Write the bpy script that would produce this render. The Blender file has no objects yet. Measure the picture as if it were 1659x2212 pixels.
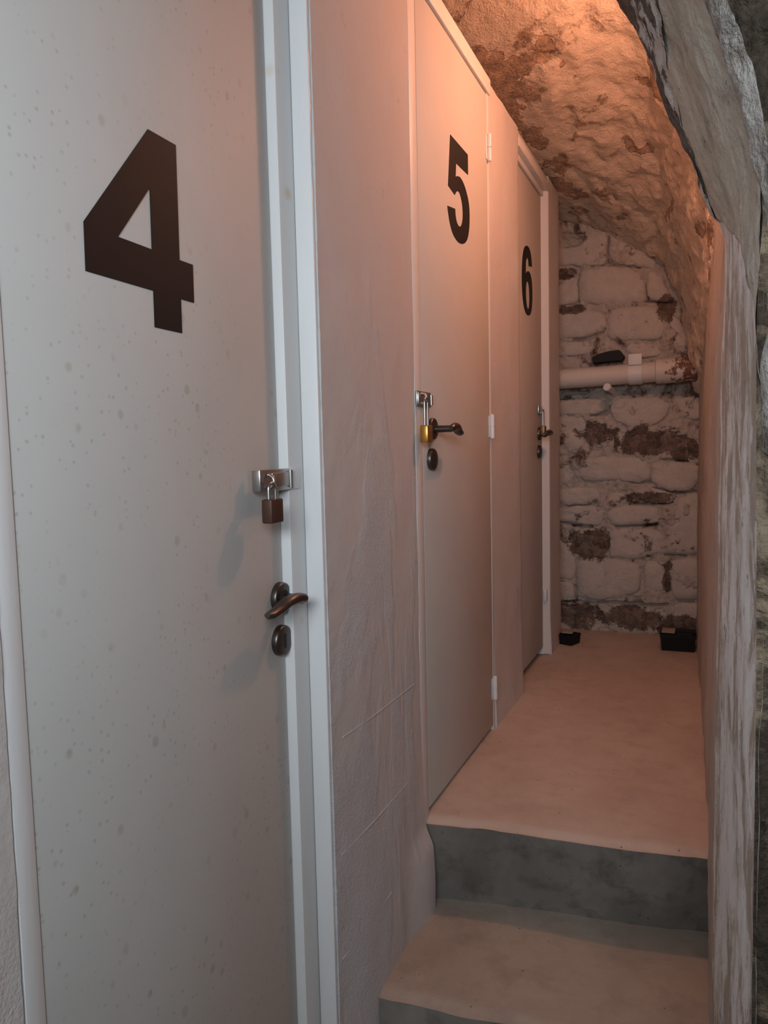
import bpy, bmesh, math, random
from mathutils import Vector, Matrix, noise
random.seed(7)
SC = bpy.context.scene
COL = SC.collection

# ------------------------------------------------------------------ camera
FPX, CX, CY = 1620.0, 829.5, 1106.0
UP = -Vector((451, 19494, FPX)).normalized()                 # world up in image axes (right, down, forward)
VX = 1536.0
VY = CY - (451 * (VX - CX) + FPX * FPX) / 19494
FW = Vector((VX - CX, VY - CY, FPX)).normalized()            # corridor direction
RT = UP.cross(FW)
if RT.x < 0: RT = -RT
EYE = Vector((0, 0, 1.03))
cam = bpy.data.cameras.new('camera'); cam_o = bpy.data.objects.new('camera', cam); COL.objects.link(cam_o)
cam.sensor_fit = 'VERTICAL'; cam.sensor_height = 36; cam.lens = FPX / 2212 * 36
cam.clip_start = 0.01
cr = Vector((RT.x, FW.x, UP.x)); cd = Vector((RT.y, FW.y, UP.y)); cf = Vector((RT.z, FW.z, UP.z))
m = Matrix.Identity(4)
for i in range(3):
    m[i][0] = cr[i]; m[i][1] = -cd[i]; m[i][2] = -cf[i]; m[i][3] = EYE[i]
cam_o.matrix_world = m
SC.camera = cam_o

def ray(u, v): return cr * (u - CX) + cd * (v - CY) + cf * FPX
def onX(u, v, x): d = ray(u, v); return EYE + d * (x / d.x)
def onY(u, v, y): d = ray(u, v); return EYE + d * (y / d.y)

# ------------------------------------------------------------------ light
w = bpy.data.worlds.new('world'); SC.world = w; w.use_nodes = True
w.node_tree.nodes['Background'].inputs[0].default_value = (1.0, 0.86, 0.78, 1)
w.node_tree.nodes['Background'].inputs[1].default_value = 0.018
SC.view_settings.view_transform = 'Standard'; SC.view_settings.look = 'None'
SC.view_settings.gamma = 1; SC.view_settings.use_curve_mapping = False
SC.view_settings.exposure = 0.0

lb = bpy.data.lights.new('warm_bulb', 'POINT'); lb.energy = 19.0; lb.color = (1.0, 0.45, 0.27); lb.shadow_soft_size = 0.035
lo = bpy.data.objects.new('warm_bulb', lb); COL.objects.link(lo); lo.location = (-0.05, 2.42, 2.26)
la = bpy.data.lights.new('cool_ceiling_lamp', 'AREA'); la.shape = 'RECTANGLE'; la.size = 1.2; la.size_y = 0.5; la.energy = 20.5; la.spread = math.radians(130); la.color = (0.83, 0.93, 1.0)
lao = bpy.data.objects.new('cool_ceiling_lamp', la); COL.objects.link(lao); lao.location = (0.10, -0.85, 1.55)
lao.rotation_euler = (Vector((-0.70, 1.2, 1.3)) - lao.location).to_track_quat('-Z', 'Y').to_euler()

# ------------------------------------------------------------------ materials
class NT:
    def __init__(s, name):
        s.m = bpy.data.materials.new(name); s.m.use_nodes = True; s.t = s.m.node_tree
        s.b = s.t.nodes['Principled BSDF']; s.co = s.t.nodes.new('ShaderNodeTexCoord').outputs['Object']
    def n(s, k, **kw):
        x = s.t.nodes.new('ShaderNode' + k)
        for a, v in kw.items():
            if a in x.inputs: s.put(x.inputs[a], v)
            else: setattr(x, a, v)
        return x
    def put(s, sock, v):
        if isinstance(v, bpy.types.NodeSocket): s.t.links.new(v, sock)
        else: sock.default_value = v
    def mapped(s, scale, rot=(0, 0, 0), loc=(0, 0, 0)):
        x = s.n('Mapping'); s.t.links.new(s.co, x.inputs[0]); x.inputs['Scale'].default_value = scale
        x.inputs['Rotation'].default_value = rot; x.inputs['Location'].default_value = loc
        return x.outputs[0]
    def noise(s, scale, detail=6, rough=0.6, vec=None, dist=0.0):
        return s.n('TexNoise', Scale=scale, Detail=detail, Roughness=rough, Vector=vec or s.co, Distortion=dist).outputs[0]
    def vor(s, scale, vec=None, feature='F1', rnd=1.0):
        x = s.n('TexVoronoi', Scale=scale, Vector=vec or s.co, Randomness=rnd); x.feature = feature
        return x.outputs['Distance']
    def ramp(s, fac, a, b, va=0.0, vb=1.0):
        x = s.n('MapRange'); s.put(x.inputs[0], fac)
        for i, v in zip((1, 2, 3, 4), (a, b, va, vb)): x.inputs[i].default_value = v
        return x.outputs[0]
    def mul(s, a, b, op='MULTIPLY'):
        x = s.n('Math'); x.operation = op; s.put(x.inputs[0], a); s.put(x.inputs[1], b); return x.outputs[0]
    def mix(s, fac, a, b):
        x = s.n('Mix'); x.data_type = 'RGBA'; s.put(x.inputs[0], fac)
        for i, v in ((6, a), (7, b)):
            if isinstance(v, tuple): v = (*v, 1) if len(v) == 3 else v
            s.put(x.inputs[i], v)
        return x.outputs[2]
    def axis(s, k):
        x = s.n('SeparateXYZ'); s.t.links.new(s.co, x.inputs[0]); return x.outputs[k]
    def near(s, pts, r0, r1):
        out = None
        for p in pts:
            d = s.n('VectorMath'); d.operation = 'DISTANCE'; s.t.links.new(s.co, d.inputs[0]); d.inputs[1].default_value = p
            f = s.ramp(d.outputs['Value'], r0, r1, 1, 0)
            out = f if out is None else s.mul(out, f, 'MAXIMUM')
        return out
    def bump(s, h, strength, dist=0.01, prev=None):
        x = s.n('Bump'); x.inputs['Strength'].default_value = strength; x.inputs['Distance'].default_value = dist
        s.put(x.inputs['Height'], h)
        if prev is not None: s.put(x.inputs['Normal'], prev)
        return x.outputs[0]
    def done(s, col, rough=0.6, metal=0.0, normal=None, spec=0.5):
        if isinstance(col, tuple): col = (*col, 1)
        s.put(s.b.inputs['Base Color'], col); s.put(s.b.inputs['Roughness'], rough)
        s.b.inputs['Metallic'].default_value = metal; s.b.inputs['Specular IOR Level'].default_value = spec
        if normal is not None: s.put(s.b.inputs['Normal'], normal)
        return s.m

M = {}
# painted plaster of the partition wall
t = NT('white_wall_paint')
patch = t.ramp(t.noise(3.1, 3, 0.5, t.mapped((1, 1, .45)), .3), .46, .56)
fine = t.noise(170, 3, .6); mid = t.noise(46, 4, .6)
scr = t.ramp(t.noise(30, 3, .5, t.mapped((1, .12, 1.3), (.75, 0, 0))), .70, .74)
grime = t.ramp(t.mul(t.noise(7, 6, .7), t.noise(28, 5, .7)), .37, .43)
c = t.mix(patch, (.595, .555, .54), (.63, .605, .60))
c = t.mix(t.mul(scr, .12), c, (.85, .82, .80))
c = t.mix(t.mul(grime, .30), c, (.30, .27, .25))
h = t.mul(t.mul(fine, t.ramp(patch, 0, 1, .15, 1)), t.mul(mid, .7), 'ADD')
M['wall'] = t.done(c, .55, 0, t.bump(h, .35, .006), .4)
t = NT('cooled_grey_pier_paint')  # grey paint, cooled further to stand for weaker warm lamplight on this pier
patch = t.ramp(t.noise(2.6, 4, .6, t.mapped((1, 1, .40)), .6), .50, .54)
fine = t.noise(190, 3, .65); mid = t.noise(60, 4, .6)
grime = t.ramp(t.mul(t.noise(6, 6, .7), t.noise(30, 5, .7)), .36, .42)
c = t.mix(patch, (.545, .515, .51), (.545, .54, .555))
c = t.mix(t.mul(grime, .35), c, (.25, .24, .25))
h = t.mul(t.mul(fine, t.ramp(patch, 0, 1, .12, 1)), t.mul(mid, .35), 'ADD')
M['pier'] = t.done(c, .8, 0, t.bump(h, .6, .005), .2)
# frame gloss paint with resin knots
def paint(name, knots=()):
    t = NT(name)
    c = t.mix(t.ramp(t.noise(9, 5, .6, t.mapped((1, 1, .15))), .35, .7), (.76, .76, .765), (.71, .705, .70))
    if knots: c = t.mix(t.mul(t.near(knots, .004, .017), .55), c, (.62, .42, .20))
    wear = t.ramp(t.noise(70, 4, .6, t.mapped((1, 1, .3))), .73, .77)
    c = t.mix(t.mul(wear, .5), c, (.36, .31, .26))
    return t.done(c, .42, 0, t.bump(t.noise(120, 3, .5, t.mapped((1, 1, .2))), .08, .003))
M['frame'] = paint('white_frame_paint')
# door leaf paints
def leafmat(name, spots):
    t = NT(name)
    c = t.mix(t.ramp(t.noise(4, 4, .5), .3, .7), (.57, .555, .535), (.535, .52, .50))
    if spots:
        v = t.n('TexVoronoi', Scale=26.0, Vector=t.mapped((1, 1, .82))); v.feature = 'F1'
        warp = t.mul(t.noise(60, 3, .6), .12)
        sel = t.ramp(v.outputs['Color'], .55, .60)
        rad = t.mul(t.mul(v.outputs['Color'], .16), .03, 'ADD')
        d = t.mul(t.mul(v.outputs['Distance'], warp, 'ADD'), rad, 'SUBTRACT')
        sp = t.mul(t.ramp(d, .03, .12, 1, 0), sel)
        area = t.ramp(t.noise(3.3, 3, .6, t.mapped((1, 1, 1), loc=(3, 1, 2))), .40, .56, .12, 1)
        v2 = t.n('TexVoronoi', Scale=85.0, Vector=t.co)
        s2 = t.mul(t.ramp(v2.outputs['Distance'], .16, .30, 1, 0), t.ramp(v2.outputs['Color'], .62, .66))
        c = t.mix(t.mul(t.mul(sp, area), .42), c, (.33, .27, .20))
        c = t.mix(t.mul(t.mul(s2, area), .38), c, (.30, .25, .20))
    return t.done(c, .6, 0, t.bump(t.noise(260, 2, .5), .04, .002), .28)
M['leaf_spotted'] = leafmat('spotted_door_paint', True)
M['leaf'] = leafmat('door_paint', False)
t = NT('black_vinyl'); M['black'] = t.done((.010, .008, .009), .6, 0, None, .25)
t = NT('dark_gap'); M['gap'] = t.done((.02, .015, .012), .9)
# metals
def metal(name, col, rough, amt=.12, met=1.0):
    t = NT(name); nn = t.noise(90, 4, .6)
    c = t.mix(nn, tuple(x * (1 - amt) for x in col), tuple(min(1, x * (1 + amt)) for x in col))
    return t.done(c, t.ramp(nn, 0, 1, rough * .85, rough * 1.15), met)
M['bronze'] = metal('brown_handle_metal', (.125, .112, .102), .38)
M['steel'] = metal('zinc_steel', (.44, .43, .425), .32)
M['brass'] = metal('brass', (.62, .36, .09), .33)
M['dullbrass'] = metal('dull_brass', (.26, .16, .07), .45)
M['brownlock'] = metal('brown_lock_body', (.085, .04, .028), .45, .1, .4)
M['slot'] = M['gap']
# floor
def concrete(name, a, b, dark, darkamt):
    t = NT(name)
    n1 = t.noise(3.2, 5, .6, t.mapped((1, .55, 1)), .5); n2 = t.noise(11, 6, .65); n3 = t.noise(190, 2, .5)
    c = t.mix(t.ramp(n1, .35, .65), a, b)
    c = t.mix(t.mul(t.ramp(n2, .50, .72), darkamt), c, dark)
    v = t.n('TexVoronoi', Scale=38.0, Vector=t.co)
    c = t.mix(t.mul(t.mul(t.ramp(v.outputs['Distance'], .07, .13, 1, 0), t.ramp(v.outputs['Color'], .75, .78)), .7), c, (.05, .04, .035))
    return t.done(c, .8, 0, t.bump(t.mul(n2, t.mul(n3, .25), 'ADD'), .22, .012), .25)
M['floor'] = concrete('beige_concrete', (.56, .45, .38), (.50, .39, .325), (.36, .28, .235), .45)
M['tread'] = concrete('worn_tread_concrete', (.40, .325, .27), (.34, .27, .22), (.23, .18, .15), .5)
M['riser'] = concrete('grey_riser_render', (.25, .225, .20), (.16, .142, .125), (.075, .065, .058), .8)
# stones
def stone(name, base, base2, brown, amt, lo_, hi_, off=0, bumpy=.6, bare=(), attr=None):
    t = NT(name)
    g = t.n('NewGeometry')
    pos = t.n('VectorMath'); pos.operation = 'ADD'; t.t.links.new(g.outputs['Position'], pos.inputs[0]); pos.inputs[1].default_value = (off, off * 2, off * 3)
    t.co = pos.outputs[0]
    n1 = t.noise(5, 7, .68, None, .4); n2 = t.noise(22, 6, .65); n3 = t.noise(120, 4, .6)
    c = t.mix(t.ramp(n2, .35, .65), base, base2)
    edge = t.mul(n1, t.mul(n2, .25), 'ADD')
    pk = t.ramp(edge, lo_, hi_)
    if attr:
        at_ = t.n('Attribute'); at_.attribute_name = attr
        pk = t.mul(pk, t.ramp(t.mul(at_.outputs['Fac'], t.mul(n3, .10), 'ADD'), .37, .42), 'MAXIMUM')
    for (px, py, rx, ry) in bare:
        q = onY(px, py, 4.22); sx = 1 / (rx * 4.5 / FPX); sz = 1 / (ry * 4.5 / FPX)
        d1 = t.n('VectorMath'); d1.operation = 'SUBTRACT'; t.t.links.new(g.outputs['Position'], d1.inputs[0]); d1.inputs[1].default_value = q
        d2 = t.n('VectorMath'); d2.operation = 'MULTIPLY'; t.t.links.new(d1.outputs[0], d2.inputs[0]); d2.inputs[1].default_value = (sx, 0, sz)
        d3 = t.n('VectorMath'); d3.operation = 'LENGTH'; t.t.links.new(d2.outputs[0], d3.inputs[0])
        pk = t.mul(pk, t.ramp(t.mul(d3.outputs['Value'], t.mul(t.mul(edge, t.mul(n3, .22), 'ADD'), 3.0), 'SUBTRACT'), -1.35, -1.22, 1, 0), 'MAXIMUM')
    bc = t.mix(t.ramp(t.mul(n3, t.mul(n2, 1.2), 'ADD'), .85, 1.3), tuple(x * 1.25 for x in brown), tuple(x * .30 for x in brown))
    c = t.mix(t.mul(pk, amt), c, bc)
    hgt = t.mul(t.mul(n2, 1.0), t.mul(n3, .45), 'ADD')
    hgt = t.mul(hgt, t.mul(pk, -.35), 'ADD')
    return t.done(c, .85, 0, t.bump(hgt, bumpy, .012), .25)
BARE = [(1290, 935, 42, 24), (1400, 950, 62, 30), (1475, 968, 36, 26), (1278, 1182, 34, 30), (1240, 1332, 42, 32), (1370, 1335, 72, 24), (1465, 1350, 50, 22), (1400, 1075, 48, 15), (1442, 1250, 13, 32), (1440, 660, 16, 30), (1225, 590, 20, 14), (1240, 668, 30, 10)]
M['stone'] = stone('limewashed_stone', (.62, .55, .50), (.56, .49, .44), (.20, .12, .085), .85, .73, .79, 7, .8, BARE)
M['mortar'] = stone('limewashed_mortar', (.57, .50, .45), (.48, .41, .36), (.16, .10, .075), .9, .66, .74, 7, 1.0, BARE)
M['vault'] = stone('limewashed_vault', (.86, .71, .57), (.77, .62, .49), (.50, .31, .20), .75, .70, .76, 11, 1.0, (), 'bare')
t = NT('streaked_jamb_limewash')
g = t.mapped((1, 1, .42)); n1 = t.noise(13, 6, .65, g, .4); n2 = t.noise(55, 6, .7, g, .3); n3 = t.noise(150, 4, .6, t.mapped((1, 1, .35)))
c = t.mix(t.ramp(n1, .38, .62), (.78, .73, .70), (.62, .56, .51))
br = t.ramp(t.mul(n1, t.mul(n2, .5), 'ADD'), .775, .805)
c = t.mix(t.mul(br, .65), c, (.38, .31, .25))
wh = t.ramp(t.mul(n1, t.mul(n2, .55), 'SUBTRACT'), .215, .195)
c = t.mix(t.mul(wh, .8), c, (.88, .89, .90))
c = t.mix(t.mul(t.ramp(n2, .625, .655), .8), c, (.10, .085, .07))
M['jamb'] = t.done(c, .85, 0, t.bump(t.mul(t.mul(n2, t.mul(n3, .4), 'ADD'), t.mul(br, -.5), 'ADD'), .5, .008), .25)
t = NT('orange_right_wall_limewash')
n1 = t.noise(6, 6, .65, t.mapped((1, 1, .3)), .3); n2 = t.noise(40, 6, .7, t.mapped((1, 1, .3)))
c = t.mix(t.ramp(n1, .40, .62), (.62, .54, .48), (.52, .43, .37))
c = t.mix(t.mul(t.ramp(n2, .60, .70), .8), c, (.24, .16, .12))
M['rwall'] = t.done(c, .85, 0, t.bump(n2, .7, .012), .25)
t = NT('grey_arch_stone')
n1 = t.noise(6, 6, .65, t.mapped((1, 1.2, .6)), .4); n2 = t.noise(24, 7, .7, t.mapped((1, 1, .5), (0, .5, 0))); n3 = t.noise(140, 4, .65)
c = t.mix(t.ramp(n1, .36, .64), (.64, .605, .525), (.45, .41, .345))
c = t.mix(t.mul(t.ramp(n2, .54, .68), .6), c, (.27, .235, .195))
c = t.mix(t.mul(t.ramp(t.mul(n2, n3), .36, .40), .8), c, (.12, .105, .09))
c = t.mix(t.mul(t.ramp(n3, .68, .72), .5), c, (.72, .70, .66))
M['arch'] = t.done(c, .85, 0, t.bump(t.mul(n2, t.mul(n3, .5), 'ADD'), .85, .012), .25)
M['arris'] = stone('flaking_arris', (.60, .62, .62), (.52, .53, .52), (.125, .105, .095), .95, .575, .60, 17, 1.0)
M['ridge'] = stone('pale_plaster_ridge', (.42, .40, .375), (.34, .315, .29), (.20, .17, .14), .75, .60, .70, 23, .9)
M['rubble'] = stone('brown_rubble', (.30, .23, .16), (.20, .145, .10), (.05, .035, .025), .9, .56, .66, 5, 1.0)
t = NT('pipe_paint')
rust = t.ramp(t.mul(t.noise(34, 5, .7), t.ramp(t.axis(0), -.30, -.06, -.06, .26), 'ADD'), .60, .68)
chip = t.ramp(t.noise(60, 4, .6, t.mapped((1, 1, 1), loc=(5, 2, 1))), .70, .73)
c = t.mix(t.mul(chip, .8), (.66, .60, .55), (.18, .10, .07))
c = t.mix(rust, c, (.16, .07, .04))
M['pipe'] = t.done(c, .6, 0, t.bump(t.noise(60, 4, .6), .2, .004))
t = NT('black_plastic'); M['plastic'] = t.done((.008, .007, .007), .6, 0, t.bump(t.noise(90, 3, .5), .1, .003), .3)
t = NT('dusty_card'); M['card'] = t.done(t.mix(t.noise(30, 4, .6), (.36, .28, .22), (.46, .37, .30)), .9)
M['hinge'] = paint('painted_hinge')

# ------------------------------------------------------------------ mesh helpers
def fbm(p, octs=4, rough=.55, lac=2.1):
    a = 1; s = 0; q = Vector(p)
    for _ in range(octs):
        s += a * noise.noise(q); a *= rough; q = q * lac + Vector((3.1, 1.7, 4.9))
    return s
class MB:
    def __init__(s): s.v = []; s.f = []
    def add(s, vs, fs):
        o = len(s.v); s.v += [tuple(x) for x in vs]; s.f += [tuple(i + o for i in f) for f in fs]; return s
    def box(s, lo_, hi_, bev=0, seg=2):
        bm = bmesh.new(); bmesh.ops.create_cube(bm, size=1)
        for v in bm.verts: v.co = Vector([(lo_[i] + hi_[i]) / 2 + v.co[i] * (hi_[i] - lo_[i]) for i in range(3)])
        if bev: bmesh.ops.bevel(bm, geom=bm.edges[:], offset=bev, segments=seg, affect='EDGES', profile=.5)
        bm.verts.index_update()
        s.add([v.co[:] for v in bm.verts], [[v.index for v in f.verts] for f in bm.faces]); bm.free(); return s
    def tube(s, pts, rad, n=14, caps=True, up=Vector((0, 0, 1)), squash=None, ends=True):
        pts = [Vector(p) for p in pts]; k = len(pts)
        if not hasattr(rad, '__len__'): rad = [rad] * k
        if squash is None: squash = [1] * k
        vs = []; fs = []; u = None
        for i, p in enumerate(pts):
            d = (pts[min(i + 1, k - 1)] - pts[max(i - 1, 0)]).normalized()
            if u is None:
                u = up - d * up.dot(d)
                if u.length < .05: u = Vector((1, 0, 0)) - d * d.x
            else: u = u - d * u.dot(d)
            u.normalize(); r = d.cross(u)
            for j in range(n):
                a = 2 * math.pi * j / n
                vs.append(p + u * (math.cos(a) * rad[i] * squash[i]) + r * (math.sin(a) * rad[i]))
        for i in range(k - 1):
            for j in range(n):
                a, b = i * n + j, i * n + (j + 1) % n
                fs.append((a, b, b + n, a + n))
        if caps: fs.append(tuple(range(n - 1, -1, -1))); fs.append(tuple((k - 1) * n + j for j in range(n)))
        return s.add(vs, fs)
    def build(s, name, mat, parent=None, smooth=True, angle=40):
        me = bpy.data.meshes.new(name); me.from_pydata(s.v, [], s.f); me.update()
        bm = bmesh.new(); bm.from_mesh(me); bmesh.ops.recalc_face_normals(bm, faces=bm.faces); bm.to_mesh(me); bm.free()
        if smooth:
            for p in me.polygons: p.use_smooth = True
            me.set_sharp_from_angle(angle=math.radians(angle))
        me.materials.append(M[mat] if isinstance(mat, str) else mat)
        o = bpy.data.objects.new(name, me); COL.objects.link(o)
        if parent: o.parent = parent; o.matrix_parent_inverse = parent.matrix_world.inverted()
        return o
def rebase(o, base):
    """move a mesh object's origin to base without moving the mesh"""
    b = Vector(base)
    o.data.transform(Matrix.Translation(-b)); o.location = b; return o
def grid(fn, nu, nv, flip=False):
    vs = [fn(i / (nu - 1), j / (nv - 1)) for j in range(nv) for i in range(nu)]
    fs = []
    for j in range(nv - 1):
        for i in range(nu - 1):
            a = j * nu + i; q = (a, a + 1, a + nu + 1, a + nu); fs.append(q[::-1] if flip else q)
    return vs, fs
def tag(o, label=None, cat=None, group=None, kind=None):
    for k, v in (('label', label), ('category', cat), ('group', group), ('kind', kind)):
        if v: o[k] = v
    return o
def empty(name, loc):
    o = bpy.data.objects.new(name, None); COL.objects.link(o); o.location = loc; o.empty_display_size = .05
    o.matrix_world = Matrix.Translation(loc); return o
def lerp_path(pts, u):
    """point on a polyline by arc length"""
    L = [0]
    for a, b in zip(pts, pts[1:]): L.append(L[-1] + (Vector(b) - Vector(a)).length)
    d = u * L[-1]
    for k in range(len(pts) - 1):
        if d <= L[k + 1] or k == len(pts) - 2:
            f = (d - L[k]) / max(1e-9, L[k + 1] - L[k]); return Vector(pts[k]).lerp(Vector(pts[k + 1]), min(max(f, 0), 1))
def interp(xs, ys, x):
    if x <= xs[0]: return ys[0]
    for a, b, c, d in zip(xs, xs[1:], ys, ys[1:]):
        if x <= b: return c + (d - c) * (x - a) / (b - a)
    return ys[-1]
def sstep(a, b, x):
    t_ = min(max((x - a) / (b - a), 0), 1); return t_ * t_ * (3 - 2 * t_)

# ------------------------------------------------------------------ floor and steps
TREAD, LOWER = -.245, -.43
def edge1(x): return 1.885 + (x + .69) * .115 + .006 * math.sin(x * 9) + .004 * noise.noise((x * 14, 2, 0))
def edge2(x): return 1.508 + (x + .69) * .10 + .006 * noise.noise((x * 9, 7, 0))
fl = empty('floor', (-.35, 1.9, 0)); tag(fl, 'beige concrete passage floor with two grey rendered steps', 'floor', kind='structure')
def up_floor(u, v):
    x = -.98 + 1.12 * u; e = edge1(x)
    y = e + (4.45 - e) * v ** 1.6
    z = .004 * fbm((x * 3, y * 3, 0), 4) + .0015 * noise.noise((x * 25, y * 25, 1))
    z -= .012 * math.exp(-((y - e) / .022) ** 2)
    return (x, y, z)
b = MB(); b.add(*grid(up_floor, 70, 150)); b.build('landing', 'floor', fl)
def riser1(u, v):
    x = -.98 + 1.12 * u; e = edge1(x)
    z = -.011 + (TREAD - .02) * v
    y = e + v * (.028 + .05 * u) + .006 * fbm((x * 6, z * 6, 3), 4) * min(1, v * 6)
    return (x, y - (.0 if v > 0 else .0), z)
b = MB(); b.add(*grid(riser1, 90, 30)); b.build('riser', 'riser', fl)
def tread1(u, v):
    x = -.98 + 1.12 * u; e0 = edge2(x); e1 = edge1(x) + .10
    y = e0 + (e1 - e0) * v
    z = TREAD + .003 * fbm((x * 4, y * 4, 5), 4) + .016 * sstep(.93, 1, v) - .01 * math.exp(-((y - e0) / .02) ** 2)
    return (x, y, z)
b = MB(); b.add(*grid(tread1, 80, 60)); b.build('tread', 'tread', fl)
def riser2(u, v):
    x = -.98 + 1.12 * u; return (x, edge2(x) + .004 * fbm((x * 6, v * 2, 8), 3) * min(1, v * 5), TREAD - .009 - .21 * v)
b = MB(); b.add(*grid(riser2, 60, 16)); b.build('riser', 'riser', fl)
b = MB(); b.add(*grid(lambda u, v: (-1.1 + 1.5 * u, -1.0 + 2.52 * v, LOWER + .003 * fbm((u * 4, v * 5, 2), 3)), 40, 50)); b.build('lower_floor', 'tread', fl)

# ------------------------------------------------------------------ partition wall on the left
WX = -.72
def wall_disp(p, n, amp=.0022):
    return p + n * (amp * fbm((p.x * 7, p.y * 7, p.z * 5), 3) + amp * .35 * noise.noise(p * 60))
def flare(y, z):
    return (.014 * sstep(.35, -.25, z) + .020 * sstep(.0, -.07, z) * sstep(1.70, 1.85, y)) * sstep(1.34, 1.5, y)
wl = MB()
def pier(path, z0, z1, nz, ragged=None):
    """path: plan polyline (x,y); built as a displaced sheet with its corner kept crisp"""
    P = [Vector((a, b_, 0)) for a, b_ in path]; pts = []
    for a, c_ in zip(P, P[1:]):
        k = max(2, int((c_ - a).length / .018))
        pts += [a.lerp(c_, i / k) for i in range(k)]
    pts.append(P[-1]); nu = len(pts)
    def fn(u, v):
        i = round(u * (nu - 1)); p = pts[i].copy(); z = z0 + (z1 - z0) * v
        q = pts[min(i + 1, nu - 1)] - pts[max(i - 1, 0)]
        n_ = Vector((q.y, -q.x, 0)).normalized()
        p.z = z
        p = wall_disp(p, n_)
        if ragged and (p.y - ragged) ** 2 < .0004: p += n_ * (.0025 * noise.noise((1, 2, z * 45)) + .002 * noise.noise((4, 2, z * 12)))
        p.x += flare(p.y, z) if p.x > WX - .03 else 0
        return p[:]
    vs, fs = grid(fn, nu, nz); wl.add(vs, fs)
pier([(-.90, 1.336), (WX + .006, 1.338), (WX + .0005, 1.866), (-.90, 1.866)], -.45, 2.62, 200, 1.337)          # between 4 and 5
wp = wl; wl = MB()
pier([(-.90, 2.629), (WX, 2.629), (WX + .004, 3.05), (WX - .002, 3.062), (-.90, 3.064)], -.03, 2.287, 150)   # between 5 and 6
pier([(-.90, 3.665), (WX, 3.667), (WX, 3.945), (WX - .008, 3.957), (-.95, 3.957)], -.03, 2.295, 130)
pier([(-.92, -.80), (-.775, -.80), (-.7755, .30), (-.7755, .6215), (-.80, .6225)], -.45, 2.5, 160)     # beyond the hinge side of door 4
wl.box((-.90, 1.866, 2.289), (WX - .002, 2.629, 2.30), .002)
wl.box((-.90, 3.064, 2.262), (WX - .001, 3.667, 2.285), .003)
wl.box((-.90, .60, 2.06), (-.752, 1.337, 2.62), .003)
wl.box((-.90, 2.629, 2.270), (WX - .003, 3.062, 2.284), .003)
wlo = wl.build('wall_left', 'wall', None, True, 50)
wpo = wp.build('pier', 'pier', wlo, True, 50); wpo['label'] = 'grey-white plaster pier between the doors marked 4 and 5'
sm = MB()
for a, b_ in (((735, 1592), (805, 1545)), ((805, 1545), (893, 1478)), ((732, 1846), (800, 1775)), ((800, 1775), (876, 1690)), ((735, 2070), (835, 1925))):
    p0, p1 = onX(*a, WX), onX(*b_, WX)
    for p in (p0, p1): p.x += .0065 - (p.y - 1.338) * .0104 + flare(p.y, p.z)
    sm.tube([p0.lerp(p1, k / 8) + Vector((.0004 * noise.noise((k, a[0], 1)), .002 * noise.noise((k * .9, a[0], 3)), 0)) for k in range(9)], .0013, 6)
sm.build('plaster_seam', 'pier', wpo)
tag(wlo, 'white painted partition wall between the numbered doors', 'wall', kind='structure')

# ------------------------------------------------------------------ numbers
def smooth_loop(pts):
    """pts: (x, y, s) with s=1 for smooth points; runs of smooth points become a Catmull-Rom curve"""
    out = []; n_ = len(pts)
    for i in range(n_):
        p0, p1, p2, p3 = pts[i - 1], pts[i], pts[(i + 1) % n_], pts[(i + 2) % n_]
        out.append((p1[0], p1[1]))
        if p1[2] or p2[2]:
            a = p0 if p1[2] else p1; d = p3 if p2[2] else p2
            for k in range(1, 5):
                tt = k / 5
                out.append(tuple(.5 * (2 * p1[j] + (p2[j] - a[j]) * tt + (2 * a[j] - 5 * p1[j] + 4 * p2[j] - d[j]) * tt * tt + (3 * p1[j] - a[j] - 3 * p2[j] + d[j]) * tt ** 3) for j in (0, 1)))
    return out
def number(loops, conv, x, parent, label):
    cu = bpy.data.curves.new('number', 'CURVE'); cu.dimensions = '2D'; cu.fill_mode = 'BOTH'; cu.extrude = .0006
    for lp in loops:
        pl = smooth_loop(lp); sp = cu.splines.new('POLY'); sp.points.add(len(pl) - 1); sp.use_cyclic_u = True
        for k, (a, c_) in enumerate(pl):
            q = onX(*conv(a, c_), x); sp.points[k].co = (q.y, q.z, 0, 1)
    tmp = bpy.data.objects.new('number_curve', cu); COL.objects.link(tmp)
    bpy.context.view_layer.update()
    me = bpy.data.meshes.new_from_object(tmp.evaluated_get(bpy.context.evaluated_depsgraph_get()))
    bpy.data.objects.remove(tmp)
    me.transform(Matrix(((0, 0, 1, x + .0006), (1, 0, 0, 0), (0, 1, 0, 0), (0, 0, 0, 1))))
    me.materials.clear(); me.materials.append(M['black'])
    o = bpy.data.objects.new('number', me); COL.objects.link(o); o.parent = parent
    o.matrix_parent_inverse = parent.matrix_world.inverted(); o['label'] = label
    return o
S = lambda *p: [(a, b_, 1) for a, b_ in p]
K = lambda *p: [(a, b_, 0) for a, b_ in p]
FOUR = [K((852, 212), (1013, 304), (1035, 968), (1112, 996), (1119, 1216), (1043, 1194), (1050, 1391), (893, 1356), (885, 1146), (493, 1031), (481, 745)),
        K((863, 549), (876, 907), (679, 833))]
FIVE = [K((400, 1037), (535, 1193), (537, 1348), (445, 1258), (441, 1362)) +
        S((458, 1358), (480, 1372), (505, 1420), (527, 1490), (543, 1570), (549, 1660), (546, 1760), (535, 1832), (518, 1868), (495, 1880), (468, 1870), (440, 1838), (415, 1785), (396, 1710), (385, 1640)) +
        K((378, 1585), (438, 1610)) +
        S((441, 1660), (450, 1710), (465, 1742), (480, 1745), (490, 1725), (496, 1690), (497, 1640), (493, 1580), (484, 1530), (473, 1492), (460, 1474), (447, 1479)) +
        K((435, 1503), (384, 1430))]
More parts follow.
